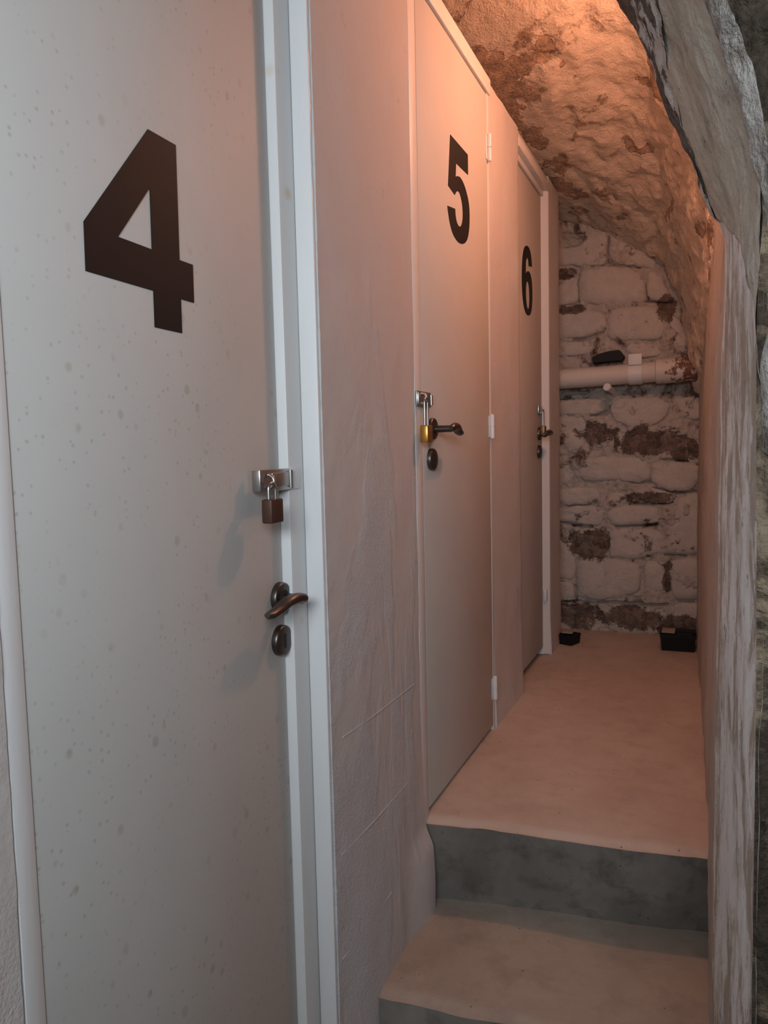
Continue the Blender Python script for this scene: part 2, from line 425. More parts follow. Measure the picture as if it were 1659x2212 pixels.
SIX = [K((328, 502)) + S((322, 430), (312, 375), (298, 343), (282, 335), (268, 348), (257, 390), (250, 460), (247, 560), (249, 680), (257, 780), (268, 840), (283, 878), (300, 890), (315, 880), (325, 840), (330, 770), (330, 690), (325, 610), (314, 560), (300, 538), (288, 541)) +
       K((279, 556)) + S((278, 510), (280, 462), (286, 436), (293, 436), (298, 457)) + K((301, 497)),
       S((279, 690), (281, 760), (287, 815), (295, 838), (302, 830), (306, 800), (307, 740), (304, 670), (297, 630), (290, 620), (283, 635))]

# ------------------------------------------------------------------ door hardware
def rosette(name, x, y, z, r, th, parent, slot=False):
    b = MB(); prof = [(0, 1.0), (.55, 1.0), (.80, .975), (.95, .92), (1.0, .84)]
    b.tube([(x + th * a, y, z) for a, _ in prof], [r * q for _, q in prof], 36)
    o = b.build(name, 'bronze', parent, True, 35)
    b = MB()
    if slot:
        pts = []; L, R_ = r * .36, r * .12
        for k in range(16):
            a = 2 * math.pi * k / 16; pts.append((R_ * math.cos(a), R_ * math.sin(a) + (L if math.sin(a) > 0 else -L)))
        n_ = len(pts)
        vs = [(x + th - .001, y + a, z + c_) for a, c_ in pts] + [(x + th + .0006, y + a, z + c_) for a, c_ in pts]
        b.add(vs, [tuple(range(n_, 2 * n_))] + [(i, (i + 1) % n_, n_ + (i + 1) % n_, n_ + i) for i in range(n_)])
        k = b.build('keyhole', 'slot', o, False); k['label'] = 'black vertical keyhole slot'
    else:
        b.tube([(x + th - .001, y, z), (x + th + .0008, y, z)], r * .52, 24); b.build('collar', 'slot', o)
    return o
def lever(x, y, z, th, parent, dirn, neck=.052, length=.122):
    """neck out of the rosette (+X) then an S shaped grip along dirn*Y"""
    h = empty_part = None
    b = MB(); b.tube([(x + th - .002, y, z), (x + th + neck * .5, y, z), (x + neck + .002, y, z)], [.0105, .0095, .0095], 20)
    pts = []; rad = []; sq = []
    for k in range(19):
        s_ = k / 18
        yy = y + dirn * (-.010 + (length + .010) * s_)
        zz = z + .006 * math.sin(min(1, s_ * 1.5) * math.pi) - .011 * sstep(.45, .95, s_) + .003 * sstep(.9, 1, s_)
        xx = x + neck + .004 - .010 * sstep(.15, .9, s_)
        pts.append((xx, yy, zz)); r = .0095 + .0035 * math.sin(s_ * math.pi) ** 2 + .002 * s_
        if k == 0: r *= .55
        if k == 18: r *= .55
        if k == 17: r *= .90
        rad.append(r); sq.append(1.0 - .28 * sstep(.1, .6, s_))
    b.tube(pts, rad, 16, True, Vector((0, 0, 1)), sq)
    return b.build('lever', 'bronze', parent, True, 50)
def torus_arc(cx_, cy_, cz_, R_, r, a0, a1, plane, n=22):
    out = []
    for k in range(n):
        a = a0 + (a1 - a0) * k / (n - 1)
        if plane == 'xz': out.append((cx_ + R_ * math.cos(a), cy_, cz_ + R_ * math.sin(a)))
        else: out.append((cx_, cy_ + R_ * math.cos(a), cz_ + R_ * math.sin(a)))
    b = MB(); b.tube(out, r, 10, True, Vector((0, 1, 0)) if plane == 'xz' else Vector((1, 0, 0))); return b
def padlock(label, x, y, ztop, wd, ht, th, crown, bodymat, sr=.0032):
    """hangs in the Y-Z plane, shackle crown at z=crown"""
    e = empty('padlock', (x, y, ztop - ht)); tag(e, label, 'padlock')
    b = MB(); b.box((x - th / 2, y - wd / 2, ztop - ht), (x + th / 2, y + wd / 2, ztop), th * .14); b.build('body', bodymat, e, True, 30)
    R_ = wd * .28; pts = [(x, y - R_, ztop - .004)]
    n_ = 14
    for k in range(n_ + 1):
        a = math.pi - math.pi * k / n_; pts.append((x, y + R_ * math.cos(a), crown - R_ - sr + R_ * math.sin(a)))
    pts.append((x, y + R_, ztop - .004))
    b = MB(); b.tube(pts, sr, 12, True, Vector((1, 0, 0))); b.build('shackle', 'steel', e)
    return e
def hinge(x, y, z0, z1, parent):
    zm = (z0 + z1) / 2
    b = MB()
    b.tube([(x, y, z0), (x, y, z0 + .003), (x, y, zm - .0012)], [.005, .0078, .0078], 14)
    b.tube([(x, y, zm - .0012), (x, y, zm + .0012)], .0055, 14)
    b.tube([(x, y, zm + .0012), (x, y, z1 - .003), (x, y, z1)], [.0078, .0078, .005], 14)
    b.box((x - .008, y - .02, z0 + .006), (x - .0055, y + .004, z1 - .006), .001)
    return b.build('hinge', 'hinge', parent, True, 40)

# ------------------------------------------------------------------ door with the number 4
LX = -.777
M['frame4'] = paint('white_frame_paint_knots', [tuple(onX(587, 157, -.77)), tuple(onX(622, 418, -.757)), tuple(onX(655, 738, -.757)), tuple(onX(640, 1338, -.77)), tuple(onX(672, 1357, -.757))])
d4 = empty('door_1', (LX, .96, LOWER)); tag(d4, 'spotted off-white door with a large black 4 behind a white stepped frame', 'door', kind='structure')
b = MB(); b.box((LX - .04, .6555, LOWER + .012), (LX, 1.268, 2.0), .002); b.build('leaf', 'leaf_spotted', d4)
b = MB(); b.box((LX - .05, 1.272, LOWER), (-.757, 1.337, 2.06), .0018); b.build('jamb', 'frame4', d4)
b = MB(); b.box((-.7565, 1.3285, LOWER), (-.7175, 1.3395, 2.3), .0015); rv = b.build('lining', 'frame', d4)
b = MB(); b.box((LX - .05, .6245, LOWER), (LX + .0012, .6535, 2.06), .0012); b.build('jamb', 'frame', d4)
b = MB(); b.box((LX - .05, .607, 2.003), (-.757, 1.337, 2.06), .0015); b.build('head', 'frame', d4)
number(FOUR, lambda a, c_: (a / 2.676, 200 + c_ / 2.676), LX, d4, 'large black sticker numeral 4')
r4 = rosette('handle_rosette', LX, 1.252, .745, .0305, .013, d4)
lever(LX, 1.254, .744, .013, r4, -1, .050, .114)
rosette('keyhole_rosette', LX, 1.250, .660, .0305, .013, d4, True)
hs = MB(); hs.box((-.7685, 1.160, .9590), (-.7525, 1.1635, .9970), .001); hs.box((-.7545, 1.160, .9575), (-.7505, 1.268, .9985), .002)
hs.box((-.7512, 1.20, .965), (-.7490, 1.262, .991), .001); hp = hs.build('hasp', 'steel', d4)
hp['label'] = 'zinc steel hasp strap'
b = MB(); b.tube([(-.7515, 1.270, .961), (-.7515, 1.270, .995)], .0048, 14); b.build('knuckle', 'steel', hp)
b = MB(); b.box((-.757, 1.272, .957), (-.7535, 1.312, .9985), .0012); b.build('hasp_leaf', 'frame', d4)
b = torus_arc(-.748, 1.183, .976, .0125, .0034, -math.pi * .5, math.pi * .5, 'xz'); b.build('staple', 'steel', hp)
padlock('small dark brown padlock with short shackle on the hasp of the door marked 4', -.735, 1.174, .945, .042, .044, .022, .977, 'brownlock')

# ------------------------------------------------------------------ door with the number 5
d5 = empty('door_2', (WX, 2.26, 0)); tag(d5, 'flush off-white door with a black 5 and a brass padlock', 'door', kind='structure')
b = MB(); b.box((WX - .04, 1.9225, .016), (WX + .001, 2.6015, 2.232), .0018); b.build('leaf', 'leaf', d5)
b = MB(); b.box((WX - .07, 1.868, -.02), (WX + .001, 1.9185, 2.287), .001); b.build('jamb', 'frame', d5)
b = MB(); b.box((WX - .07, 2.6045, -.02), (WX + .001, 2.630, 2.287), .001); b.build('jamb', 'frame', d5)
b = MB(); b.box((WX - .07, 1.868, 2.2365), (WX + .009, 2.630, 2.290), .003); b.build('head', 'frame', d5)
b = MB(); b.box((WX - .09, 1.869, -.02), (WX - .06, 2.629, 2.28)); b.build('dark_backing', 'gap', d5, False)  # near-black sheet behind the leaf, painting the shade in the door gaps
number(FIVE, lambda a, c_: (860 + a / 3.568, c_ / 3.568), WX + .001, d5, 'black sticker numeral 5')
r5 = rosette('handle_rosette', WX + .001, 1.992, 1.085, .0305, .011, d5)
lever(WX + .001, 1.992, 1.084, .011, r5, 1, .058, .112)
rosette('keyhole_rosette', WX + .001, 1.980, 1.000, .0305, .013, d5, True)
hs = MB(); hs.box((WX + .0025, 1.868, 1.143), (WX + .007, 1.975, 1.184), .0015); hs.box((WX + .006, 1.872, 1.147), (WX + .010, 1.962, 1.181), .002)
hp = hs.build('hasp', 'steel', d5); hp['label'] = 'zinc steel hasp'
b = MB(); b.tube([(WX + .008, 1.975, 1.150), (WX + .008, 1.975, 1.177)], .0046, 14); b.build('knuckle', 'steel', hp)
b = torus_arc(WX + .010, 1.896, 1.164, .0135, .0034, -math.pi * .5, math.pi * .5, 'xz'); b.build('staple', 'steel', hp)
padlock('brass padlock with long shackle beside the handle of the door marked 5', WX + .024, 1.889, 1.092, .042, .046, .022, 1.167, 'brass')
for (u, v0, v1) in ((1057, 350, 290), (1062, 948, 895), (1069, 1512, 1460)):
    p0, p1 = onX(u, v0, WX + .008), onX(u, v1, WX + .008); hinge(WX + .009, 2.604, p0.z, p1.z, d5)

# ------------------------------------------------------------------ door with the number 6
LX6 = -.748
d6 = empty('door_3', (LX6, 3.4, 0)); tag(d6, 'recessed off-white door with a black 6 next to the stone end wall', 'door', kind='structure')
b = MB(); b.box((LX6 - .04, 3.07, .042), (LX6, 3.634, 2.195), .0018); b.build('leaf', 'leaf', d6)
b = MB(); b.box((LX6 - .06, 3.064, -.02), (LX6 + .012, 3.085, 2.25), .0018); b.build('jamb', 'frame', d6)
# lining of the far reveal, slanting from the leaf to the wall face
rl = MB(); prl = [(LX6 - .05, 3.638), (LX6 + .001, 3.638), (WX + .002, 3.664), (WX + .002, 3.690), (LX6 - .05, 3.69)]
rl.add([(x, y, .005) for x, y in prl] + [(x, y, 2.25) for x, y in prl],
       [(0, 1, 2, 3, 4), (9, 8, 7, 6, 5), (0, 5, 6, 1), (1, 6, 7, 2), (2, 7, 8, 3), (3, 8, 9, 4), (4, 9, 5, 0)])
rl.build('jamb', 'frame', d6, False)
b = MB(); b.box((LX6 - .06, 3.064, 2.199), (LX6 + .010, 3.69, 2.262), .002); b.box((LX6 - .03, 3.064, 2.225), (WX + .004, 3.69, 2.262), .002); b.build('head', 'frame', d6)
b = MB(); b.box((LX6 - .09, 3.06, -.02), (LX6 - .05, 3.80, 2.25)); b.build('dark_backing', 'gap', d6, False)  # dark sheet behind this leaf too, gap shade put into its colour
number(SIX, lambda a, c_: (1060 + a / 3.687, 440 + c_ / 3.687), LX6, d6, 'black sticker numeral 6')
Y6 = onX(1168, 938, LX6 + .010).y
r6 = rosette('handle_rosette', LX6, Y6, 1.088, .0305, .012, d6)
lever(LX6, Y6, 1.088, .012, r6, -1, .055, .118)
rosette('keyhole_rosette', LX6, Y6 - .005, 1.003, .0305, .013, d6, True)
hs = MB(); hs.box((LX6 + .0005, Y6 - .03, 1.180), (LX6 + .008, Y6 + .055, 1.222), .0015); hp = hs.build('hasp', 'steel', d6); hp['label'] = 'zinc steel hasp'
b = torus_arc(LX6 + .008, Y6 + .004, 1.200, .0140, .0036, -math.pi * .5, math.pi * .5, 'xz'); b.build('staple', 'steel', hp)
padlock('dull brown padlock with long shackle on the recessed door marked 6', LX6 + .021, Y6 + .004, 1.125, .042, .044, .022, 1.203, 'dullbrass', .0036)
b = MB(); b.box((LX6 + .004, 3.628, .27), (LX6 + .020, 3.655, .33), .004); b.build('catch', 'frame', d6)

# ------------------------------------------------------------------ vault
PK = [(1.55, [(.30, 1.90), (.16, 2.10), (.08, 2.35), (-.02, 2.55), (-.25, 2.75), (-.72, 2.75), (-1.25, 2.70)]),
      (2.25, [(.30, 1.85), (.15, 2.05), (.07, 2.30), (-.03, 2.52), (-.25, 2.74), (-.72, 2.74), (-1.25, 2.68)]),
      (2.60, [(.30, 1.60), (.08, 1.80), (.00, 2.08), (-.09, 2.34), (-.28, 2.60), (-.72, 2.62), (-1.25, 2.58)]),
      (3.20, [(.22, 1.35), (.02, 1.60), (-.05, 1.92), (-.13, 2.20), (-.30, 2.43), (-.72, 2.44), (-1.25, 2.43)]),
      (3.60, [(.18, 1.22), (-.01, 1.46), (-.08, 1.78), (-.155, 2.05), (-.30, 2.26), (-.72, 2.345), (-1.25, 2.36)]),
      (4.22, [(.10, 1.05), (-.06, 1.25), (-.135, 1.60), (-.200, 1.82), (-.290, 1.99), (-.72, 2.235), (-1.25, 2.30)])]
def crom(P, u):
    n_ = len(P) - 1; k = min(int(u * n_), n_ - 1); tt = u * n_ - k
    a, b_, c_, d_ = P[max(k - 1, 0)], P[k], P[k + 1], P[min(k + 2, n_)]
    return [.5 * (2 * b_[j] + (c_[j] - a[j]) * tt + (2 * a[j] - 5 * b_[j] + 4 * c_[j] - d_[j]) * tt * tt + (3 * b_[j] - a[j] - 3 * c_[j] + d_[j]) * tt ** 3) for j in (0, 1)]
def vault_pt(u, y):
    ys = [k[0] for k in PK]
    pr = [crom(k[1], u) for k in PK]
    return Vector((interp(ys, [p[0] for p in pr], y), y, interp(ys, [p[1] for p in pr], y)))
def vault(u, v):
    y = 1.42 + (4.60 - 1.42) * v
    p = vault_pt(u, y); q = vault_pt(min(u + .01, 1), y); r = vault_pt(max(u - .01, 0), y)
    tn = q - r; n_ = Vector((-tn.z, 0, tn.x)).normalized()
    if n_.z > 0: n_ = -n_
    s_ = p + Vector((5, 2, 3))
    big = fbm((s_.x * 3.0, s_.y * 2.2, s_.z * 3.0), 3)
    med = fbm((s_.x * 11, s_.y * 8, s_.z * 11), 4)
    vd = noise.voronoi(Vector((s_.x * 4.6, s_.y * 3.4, s_.z * 4.6)))[0]
    ed = min(1, (vd[1] - vd[0]) * 3.0)
    wl_ = .35 + .65 * sstep(2.1, 2.9, y)
    edge = sstep(-.66, -.60, p.x) if y > 2.5 else 1
    d = .022 * big + .012 * med + wl_ * .014 * (ed - .6) + .004 * fbm((s_.x * 45, s_.y * 38, s_.z * 45), 2)
    ly = fbm((s_.x * 3.4 + 2, s_.y * 3.0, s_.z * 3.4), 5, .6)
    d -= .006 * sstep(.31, .37, ly)
    VB.append(ly)
    d *= .25 + .75 * edge
    return (p + n_ * d * 1.0)[:]
VB = []
b = MB(); b.add(*grid(vault, 230, 380))
vo = b.build('ceiling', 'vault', None, True, 180); vo.data.attributes.new('bare', 'FLOAT', 'POINT').data.foreach_set('value', VB); tag(vo, 'rough limewashed stone vault over the passage', 'ceiling', kind='structure')

# ------------------------------------------------------------------ right wall of the passage
RP = [(.06, .9), (.030, 1.30), (.017, 1.66), (.010, 1.96), (-.010, 2.75), (-.052, 3.965), (-.066, 4.5)]
def rwall(u, v):
    y = 1.50 + (4.5 - 1.50) * u; z = -.45 + 3.10 * v
    x = interp([p[1] for p in RP], [p[0] for p in RP], y)
    x += .02 * sstep(1.1, 1.8, z) + .006 * fbm((y * 3, z * 2.2, 4), 4) + .0035 * fbm((y * 14, z * 9, 9), 3)
    return (x, y, z)
b = MB(); b.add(*grid(rwall, 170, 170)); rw = b.build('wall_right', 'rwall', None, True, 180)
tag(rw, 'flaking limewashed right wall of the passage', 'wall', kind='structure')

# ------------------------------------------------------------------ cross wall: jamb, arch, raw face
wn = empty('wall_near', (.15, 1.3, LOWER)); tag(wn, 'rough grey stone arch on a streaked limewashed jamb', 'wall', kind='structure')
A_ = [(.014, 1.57, -.45), (.015, 1.57, .5), (.016, 1.56, 1.1), (.018, 1.54, 1.36), (.010, 1.52, 1.41), (-.012, 1.50, 1.458), (-.042, 1.50, 1.542), (-.090, 1.50, 1.664), (-.127, 1.50, 1.756), (-.168, 1.50, 1.842),
      (-.24, 1.50, 1.96), (-.40, 1.50, 2.13), (-.62, 1.50, 2.24), (-.98, 1.50, 2.30)]
B_ = [(.064, 1.0, -.45), (.062, 1.0, .3), (.060, 1.0, .75), (.054, 1.0, 1.16), (.058, 1.0, 1.30), (.052, 1.0, 1.39), (.026, 1.0, 1.484), (.006, 1.0, 1.54), (-.02, 1.0, 1.60), (-.06, 1.0, 1.68),
      (-.14, 1.0, 1.79), (-.32, 1.0, 1.96), (-.58, 1.0, 2.10), (-.98, 1.0, 2.18)]
def path3(P, tt):
    n_ = len(P) - 1; k = min(int(tt * n_), n_ - 1); q = tt * n_ - k
    a, b_, c_, d_ = [Vector(P[i]) for i in (max(k - 1, 0), k, k + 1, min(k + 2, n_))]
    return .5 * (2 * b_ + (c_ - a) * q + (2 * a - 5 * b_ + 4 * c_ - d_) * q * q + (3 * b_ - a - 3 * c_ + d_) * q ** 3)
def sheet(t0, t1, s0, s1, out, amp, nu, nv, freq=1.0):
    def fn(u, v):
        ta = t0(((sb(.3) if callable(s0) else s0) * (1 - u) + (sb(.3) if callable(s1) else s1) * u)) if callable(t0) else t0; tt = ta + (t1 - ta) * v
        e0, e1 = (q(tt) if callable(q) else q for q in (s0, s1)); s_ = e0 + (e1 - e0) * u
        a, b_ = path3(A_, tt), path3(B_, tt)
        p = a.lerp(b_, s_)
        tg = path3(A_, min(tt + .01, 1)).lerp(path3(B_, min(tt + .01, 1)), s_) - path3(A_, max(tt - .01, 0)).lerp(path3(B_, max(tt - .01, 0)), s_)
        n_ = tg.cross(b_ - a).normalized()
        if n_.x > 0: n_ = -n_
        p += n_ * out(s_, tt, p)
        p += n_ * amp * (fbm((p.x * 7 * freq, p.y * 7 * freq, p.z * 5 * freq), 4) + .35 * fbm((p.x * 40, p.y * 40, p.z * 22), 3))
        return p[:]
    return grid(fn, nu, nv)
TS = 4.25 / 13
b = MB(); b.add(*sheet(0, TS + .04, -.12, 1, lambda s_, tt, p: .004 * math.sin(s_ * math.pi) - .045 * sstep(.0, -.13, s_), .0032, 60, 200)); b.build('jamb', 'jamb', wn, True, 180)
def sb(tt): return .06 + .55 * sstep(5.6 / 13, 9.2 / 13, tt)
def tstart(s_): return (4.15 - 1.75 * max(0, s_) ** .8 + .25 * noise.noise((s_ * 4, 3, 1))) / 13
def aout(s_, tt, p):
    return -.012 + .020 * sstep(tstart(s_) + .005, tstart(s_) + .05, tt)
b = MB(); b.add(*sheet(tstart, 1, sb, 1.0, aout, .006, 70, 240)); b.build('arch', 'arch', wn, True, 180)
b = MB(); b.add(*sheet(tstart, 1, -.06, lambda q: sb(q) + .07, lambda s_, tt, p: .008 - .016 * sstep(.08, -.06, s_) - .02 * sstep(tstart(s_) + .05, tstart(s_), tt), .007, 30, 240, 2.0)); b.build('arris', 'arris', wn, True, 180)
# pale plaster ridge along the near arris and the raw rubble face behind it
b = MB(); b.add(*sheet(.20, 1, .91, 1.05, lambda s_, tt, p: -.016 * sstep(.36, .26, tt) + .002 + .012 * math.sin(min(1, max(0, (s_ - .91) / .14)) * math.pi), .006, 24, 260, 1.6)); b.build('plaster_ridge', 'ridge', wn, True, 180)
def face(u, v):
    a = path3(B_, v)
    up = sstep(.30, .45, v)
    o_ = Vector((-.006 + .57 * u ** 1.3, .004 - .04 * u, (.10 + .45 * u) * up * u))
    p = a + o_
    k = min(1, u * 8 + .1)
    p.y += k * (.022 * fbm((p.x * 9, 2, p.z * 9), 4) + .008 * fbm((p.x * 40, 2, p.z * 40), 3))
    return p[:]
b = MB(); b.add(*grid(face, 110, 240)); b.build('rubble_face', 'rubble', wn, True, 180)

# ------------------------------------------------------------------ back wall with its stones
BY = 4.235
Z4 = lambda a, c_: (1180 + a / 4.366, 460 + c_ / 4.366)
Z5 = lambda a, c_: (1160 + a / 4.0975, 900 + c_ / 4.0975)
CR4 = [[(588, 235), (588, 470)], [(430, 495), (580, 482), (700, 490), (880, 510)], [(940, 690), (952, 822), (1180, 842)], [(560, 1090), (540, 1125), (400, 1180), (270, 1200)], [(160, 1700), (380, 1690)], [(600, 1830), (570, 1885), (420, 1912)], [(306, 640), (310, 850)], [(150, 200), (350, 200)], [(170, 230), (340, 240)]]
CR5 = [[(1110, 372), (1330, 402)], [(750, 552), (870, 582), (1000, 578)], [(1040, 640), (1200, 668), (1410, 662)], [(220, 742), (300, 792), (450, 792), (520, 752)], [(860, 768), (1050, 775), (1200, 755)], [(220, 922), (330, 962), (480, 972)], [(1140, 1222), (1230, 1216), (1310, 1232)], [(215, 1632), (350, 1628), (450, 1652), (600, 1642), (720, 1640), (900, 1662), (1150, 1662)], [(340, 1500), (350, 1620)], [(700, 968), (1060, 952)]]
CRK = []
for lst, cv in ((CR4, Z4), (CR5, Z5)):
    for pl in lst:
        q = [onY(*cv(a, c_), 4.235) for a, c_ in pl]; q = [(p.x, p.z) for p in q]; CRK += list(zip(q, q[1:]))
def groove(x, z):
    best = 9
    for (ax_, az), (bx, bz) in CRK:
        if abs(z - (az + bz) / 2) > .3: continue
        dx, dz = bx - ax_, bz - az; tt = ((x - ax_) * dx + (z - az) * dz) / (dx * dx + dz * dz); tt = min(max(tt, 0), 1)
        d = math.hypot(x - ax_ - tt * dx, z - az - tt * dz)
        if d < best: best = d
    wdt = .0065 + .004 * noise.noise((x * 16, z * 16, 4))
    return .040 * math.exp(-(best / wdt) ** 2) if best < .04 else 0
def back(u, v):
    x = -1.05 + 1.20 * u; z = -.03 + 2.55 * v
    y = BY - .009 + .022 * fbm((x * 8, z * 8, 2), 4) + .009 * fbm((x * 30, z * 30, 5), 3)
    y += .05 * math.exp(-((x + .685) / .045) ** 2 - ((z - 2.125) / .022) ** 2)
    y += groove(x, z)
    return (x, y, z)
bw = MB(); bw.add(*grid(back, 250, 480)); bwo = bw.build('wall_back', 'mortar', None, True, 180)
tag(bwo, 'end wall of limewashed rubble stones with brown bare patches', 'wall', kind='structure')
def chaikin(P, it=2):
    for _ in range(it):
        Q = []
        for a, c_ in zip(P, P[1:] + P[:1]):
            Q.append((a[0] * .84 + c_[0] * .16, a[1] * .84 + c_[1] * .16)); Q.append((a[0] * .16 + c_[0] * .84, a[1] * .16 + c_[1] * .84))
        P = Q
    return P
def add_stone(poly, conv, mat, proud):
    P = [((q := onY(*conv(a, c_), BY)).x, q.z) for a, c_ in poly]
    gx = sum(p[0] for p in P) / len(P); gz = sum(p[1] for p in P) / len(P)
    P = chaikin([(gx + (a - gx) * 1.05, gz + (c_ - gz) * 1.07) for a, c_ in P], 3)
    P = [(a + .007 * fbm((a * 22, c_ * 22, 1), 3), c_ + .007 * fbm((a * 22, c_ * 22, 9), 3)) for a, c_ in P]
    cxm = sum(p[0] for p in P) / len(P); czm = sum(p[1] for p in P) / len(P)
    n_ = len(P); vs = []; fs = []
    rings = [(1.0, .03), (.99, .15), (.955, -.45), (.88, -.85), (.6, -1.03), (.3, -1.0)]
    seed = random.random() * 50
    for k, (s_, d) in enumerate(rings):
        for a, c_ in P:
            x = cxm + (a - cxm) * s_; z = czm + (c_ - czm) * s_
            jj = .005 * noise.noise((x * 30, z * 30, seed)) if k else 0
            y = BY + (d if k == 0 else proud * .75 * d) + (.009 * fbm((x * 12, z * 12, seed), 3) if k else 0)
            vs.append((x + jj, y, z + jj))
    for k in range(len(rings) - 1):
        for i in range(n_):
            fs.append((k * n_ + i, k * n_ + (i + 1) % n_, (k + 1) * n_ + (i + 1) % n_, (k + 1) * n_ + i))
    vs.append((cxm, BY - proud * .75, czm)); L = (len(rings) - 1) * n_
    for i in range(n_): fs.append((L + i, L + (i + 1) % n_, len(vs) - 1))
    b = MB(); b.add(vs, fs); return b.build('stone', mat, bwo, True, 70)
Z4 = lambda a, c_: (1180 + a / 4.366, 460 + c_ / 4.366)
Z5 = lambda a, c_: (1160 + a / 4.0975, 900 + c_ / 4.0975)
ST4 = [
 ([(60, 330), (330, 320), (420, 180), (565, 170), (572, 470), (430, 490), (300, 500), (60, 490)], 0, .022),
 ([(598, 170), (760, 200), (900, 300), (1020, 400), (1030, 540), (870, 490), (700, 480), (598, 465)], 0, .020),
 ([(320, 560), (520, 500), (760, 515), (880, 560), (935, 650), (930, 840), (700, 860), (420, 855), (320, 835), (305, 680)], 0, .034),
 ([(60, 620), (290, 605), (300, 720), (300, 850), (60, 880)], 0, .024),
 ([(955, 560), (1040, 555), (1110, 640), (1190, 790), (1150, 830), (990, 822), (950, 760)], 0, .022),
 ([(60, 950), (420, 925), (560, 945), (565, 1080), (420, 1155), (60, 1195)], 0, .027),
 ([(580, 940), (760, 890), (1000, 885), (1130, 920), (1155, 1020), (1140, 1120), (1080, 1190), (800, 1205), (590, 1185)], 0, .032),
 ([(1175, 950), (1260, 1000), (1320, 1120), (1330, 1250), (1180, 1280), (1155, 1150)], 0, .020),
 ([(60, 1235), (400, 1210), (600, 1205), (600, 1270), (430, 1335), (60, 1350)], 0, .022),
 ([(740, 1230), (900, 1240), (1080, 1230), (1080, 1345), (900, 1360), (750, 1330)], 0, .022),
 ([(60, 1770), (520, 1755), (565, 1800), (540, 1875), (400, 1905), (60, 1905)], 0, .026),
 ([(640, 1755), (1050, 1735), (1165, 1790), (1150, 1920), (1000, 2015), (850, 2045), (660, 1965), (605, 1860)], 0, .030),
 ([(1200, 1740), (1460, 1735), (1460, 1950), (1290, 1940)], 0, .024),
 ([(60, 1930), (360, 1915), (385, 2000), (360, 2070), (60, 2060)], 0, .020),
 ([(190, 545), (265, 540), (280, 595), (200, 600)], 0, .022)]
ST5 = [
 ([(430, 110), (560, 70), (720, 100), (725, 190), (600, 270), (460, 245)], 1, .016),
 ([(850, 170), (1050, 140), (1150, 120), (1280, 190), (1450, 220), (1450, 360), (1150, 365), (950, 360), (840, 270)], 1, .018),
 ([(390, 380), (560, 350), (880, 358), (1000, 400), (1003, 560), (860, 582), (740, 562), (420, 572), (368, 500)], 0, .030),
 ([(1012, 408), (1300, 395), (1450, 430), (1450, 540), (1370, 645), (1200, 658), (1080, 622), (1008, 560)], 0, .034),
 ([(120, 640), (400, 618), (550, 640), (562, 720), (480, 762), (300, 785), (120, 750)], 0, .028),
 ([(635, 690), (740, 665), (810, 715), (805, 765), (635, 772)], 0, .022),
 ([(870, 615), (1060, 640), (1235, 685), (1200, 755), (1000, 765), (865, 745)], 1, .022),
 ([(1265, 690), (1460, 685), (1460, 1210), (1160, 1205), (1145, 1000), (1215, 860)], 0, .026),
 ([(120, 810), (480, 788), (592, 820), (580, 962), (400, 945), (120, 915)], 0, .026),
 ([(615, 810), (840, 785), (1075, 800), (1095, 925), (960, 952), (635, 962)], 0, .028),
 ([(355, 1040), (600, 1070), (625, 1130), (612, 1245), (420, 1245), (355, 1150)], 1, .022),
 ([(350, 1270), (600, 1258), (880, 1288), (925, 1400), (900, 1545), (760, 1595), (560, 1612), (380, 1595), (345, 1450)], 0, .034),
 ([(645, 988), (1000, 985), (1125, 1040), (1125, 1185), (900, 1250), (640, 1245)], 0, .026),
 ([(945, 1280), (1125, 1285), (1142, 1420), (1125, 1545), (955, 1545)], 0, .022),
 ([(1162, 1270), (1460, 1255), (1460, 1610), (1200, 1610)], 0, .026),
 ([(120, 1665), (380, 1670), (480, 1780), (570, 1850), (480, 1910), (120, 1900)], 1, .026),
 ([(600, 1690), (800, 1685), (1000, 1700), (1150, 1700), (1175, 1780), (1080, 1865), (840, 1890), (615, 1870)], 1, .024),
 ([(1205, 1650), (1460, 1650), (1460, 1880), (1195, 1860)], 1, .022),
 ([(120, 1060), (330, 1110), (348, 1230), (335, 1430), (120, 1430)], 0, .024),
 ([(120, 1460), (320, 1460), (345, 1600), (120, 1605)], 0, .022),
 ([(120, 370), (355, 385), (360, 480), (290, 590), (120, 600)], 0, .020),
 ([(120, 130), (380, 120), (420, 240), (350, 330), (120, 340)], 0, .020)]
for lst, cv in ((ST4, Z4), (ST5, Z5)):
    for poly, bare, pr in lst: add_stone(poly, cv, 'stone', pr * (.75 if bare else 1))

# ------------------------------------------------------------------ pipe
pa, pb = onY(1205, 820, 4.135), onY(1512, 796, 4.135)
ax = (pb - pa).normalized(); p0 = pa - ax * .12; p1 = pb + ax * .02
pc = onY(1418, 803, 4.135)
pe = empty('drain_pipe', pa); tag(pe, 'white painted drain pipe with rusty end along the stone wall', 'pipe')
b = MB(); b.tube([p0 + (pc - p0) * k / 12 for k in range(13)], .052, 32); b.build('pipe', 'pipe', pe)
b = MB()
sp = [pc + (p1 - pc) * k / 14 for k in range(15)]
b.tube([pc - ax * .004, pc] + sp[1:], [.0525, .062] + [.063 + .004 * max(0, k - 9) / 5 + .003 * noise.noise((k * .9, 2, 3)) for k in range(1, 15)], 32); b.build('socket', 'pipe', pe)
q0, q1 = onY(1359, 808, 4.135), onY(1388, 806, 4.135)
b = MB(); b.tube([q0, q1], .0565, 32); cl = b.build('clip', 'frame', pe)
qt = onY(1373, 776, 4.10)
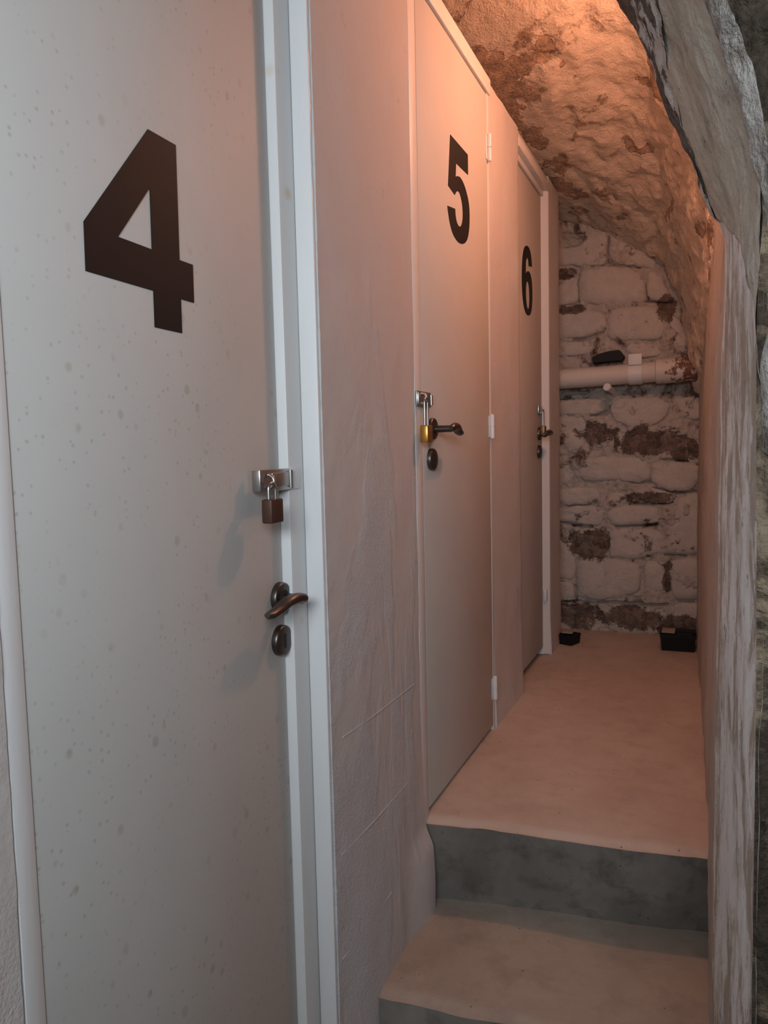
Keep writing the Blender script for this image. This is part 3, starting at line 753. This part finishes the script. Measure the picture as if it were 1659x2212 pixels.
b = MB(); b.box((q0.x, 4.085, qt.z - .03), (q1.x, 4.091, qt.z + .026), .002); b.tube([(qt.x, 4.0845, qt.z + .006), (qt.x, 4.0838, qt.z + .006)], .009, 14); b.build('clip_tab', 'frame', cl)
pg = onY(1320, 842, 4.13)
b = MB(); b.tube([(pg.x + .012, 4.24, pg.z - .012), (pg.x, 4.15, pg.z), (pg.x - .012, 4.07, pg.z + .010)], [.016, .016, .0165], 18)
b.tube([(pg.x - .0115, 4.0705, pg.z + .0098), (pg.x - .014, 4.062, pg.z + .0115)], [.021, .019], 18)
pgo = b.build('wall_peg', 'frame', None, True, 40); rebase(pgo, (pg.x, 4.2, pg.z)); tag(pgo, 'short white painted peg sticking out of the stone wall under the pipe', 'peg')

# ------------------------------------------------------------------ black boxes
def prism(front, y0, y1, bev=.004):
    bm = bmesh.new(); A = [bm.verts.new((x, y0, z)) for x, z in front]; B = [bm.verts.new((x, y1, z)) for x, z in front]; n_ = len(front)
    bm.faces.new(A); bm.faces.new(B[::-1])
    for i in range(n_): bm.faces.new((A[i], B[i], B[(i + 1) % n_], A[(i + 1) % n_]))
    bmesh.ops.bevel(bm, geom=bm.edges[:], offset=bev, segments=2, affect='EDGES'); bm.verts.index_update()
    b = MB(); b.add([v.co[:] for v in bm.verts], [[v.index for v in f.verts] for f in bm.faces]); bm.free(); return b
fr = [(430, 1360), (490, 1330), (590, 1302), (690, 1290), (736, 1350), (730, 1362), (716, 1366), (714, 1392), (560, 1400), (434, 1418)]
fr = [(lambda q: (q.x, q.z))(onY(*Z4(a, c_), 4.09)) for a, c_ in fr]
bo = prism(fr, 4.09, 4.165, .003).build('bait_box', 'plastic', None, True, 30); rebase(bo, (sum(x for x, _ in fr) / 10, 4.12, min(z for _, z in fr)))
tag(bo, 'black wedge-shaped plastic box lying on top of the pipe', 'box')
# tray with a card, by the right wall
e = empty('bait_tray', (-.14, 4.0, 0)); tag(e, 'larger black plastic tray with a card on it against the right wall', 'tray')
def tray(cx_, cy_, wx, wy, h, rot, parent, wall=.004):
    R_ = Matrix.Rotation(rot, 4, 'Z'); b = MB()
    def ring(k, z, ins): return [R_ @ Vector((sx * (wx / 2 * k - ins), sy * (wy / 2 * k - ins), z)) + Vector((cx_, cy_, 0)) for sx, sy in ((-1, -1), (1, -1), (1, 1), (-1, 1))]
    rs = [ring(.90, .001, 0), ring(.97, h * .80, 0), ring(1.0, h * .81, 0), ring(1.0, h, 0), ring(1.0, h, wall), ring(.92, h * .55, wall)]
    vs = [v for r in rs for v in r]; fs = [(3, 2, 1, 0)]
    for k in range(5):
        for i in range(4): fs.append((k * 4 + i, k * 4 + (i + 1) % 4, (k + 1) * 4 + (i + 1) % 4, (k + 1) * 4 + i))
    fs.append((20, 21, 22, 23)); b.add(vs, fs); return b.build('tray', 'plastic', parent, False)
tray(-.140, 3.985, .168, .15, .083, .02, e)
b = MB(); b.box((-.218, 3.955, .079), (-.155, 4.045, .086), .001); b.build('card', 'card', e)
b = MB(); b.box((-.150, 3.935, .050), (-.066, 4.045, .070), .004); b.build('lid', 'plastic', e)
e = empty('bait_tray', (-.665, 3.95, 0)); tag(e, 'smaller black plastic tray at the foot of the wall beside the door marked 6', 'tray')
tray(-.668, 3.905, .082, .10, .052, -.35, e)
b = MB(); b.box((-.705, 3.90, .052), (-.650, 3.955, .056), .001); b.build('card', 'card', e)
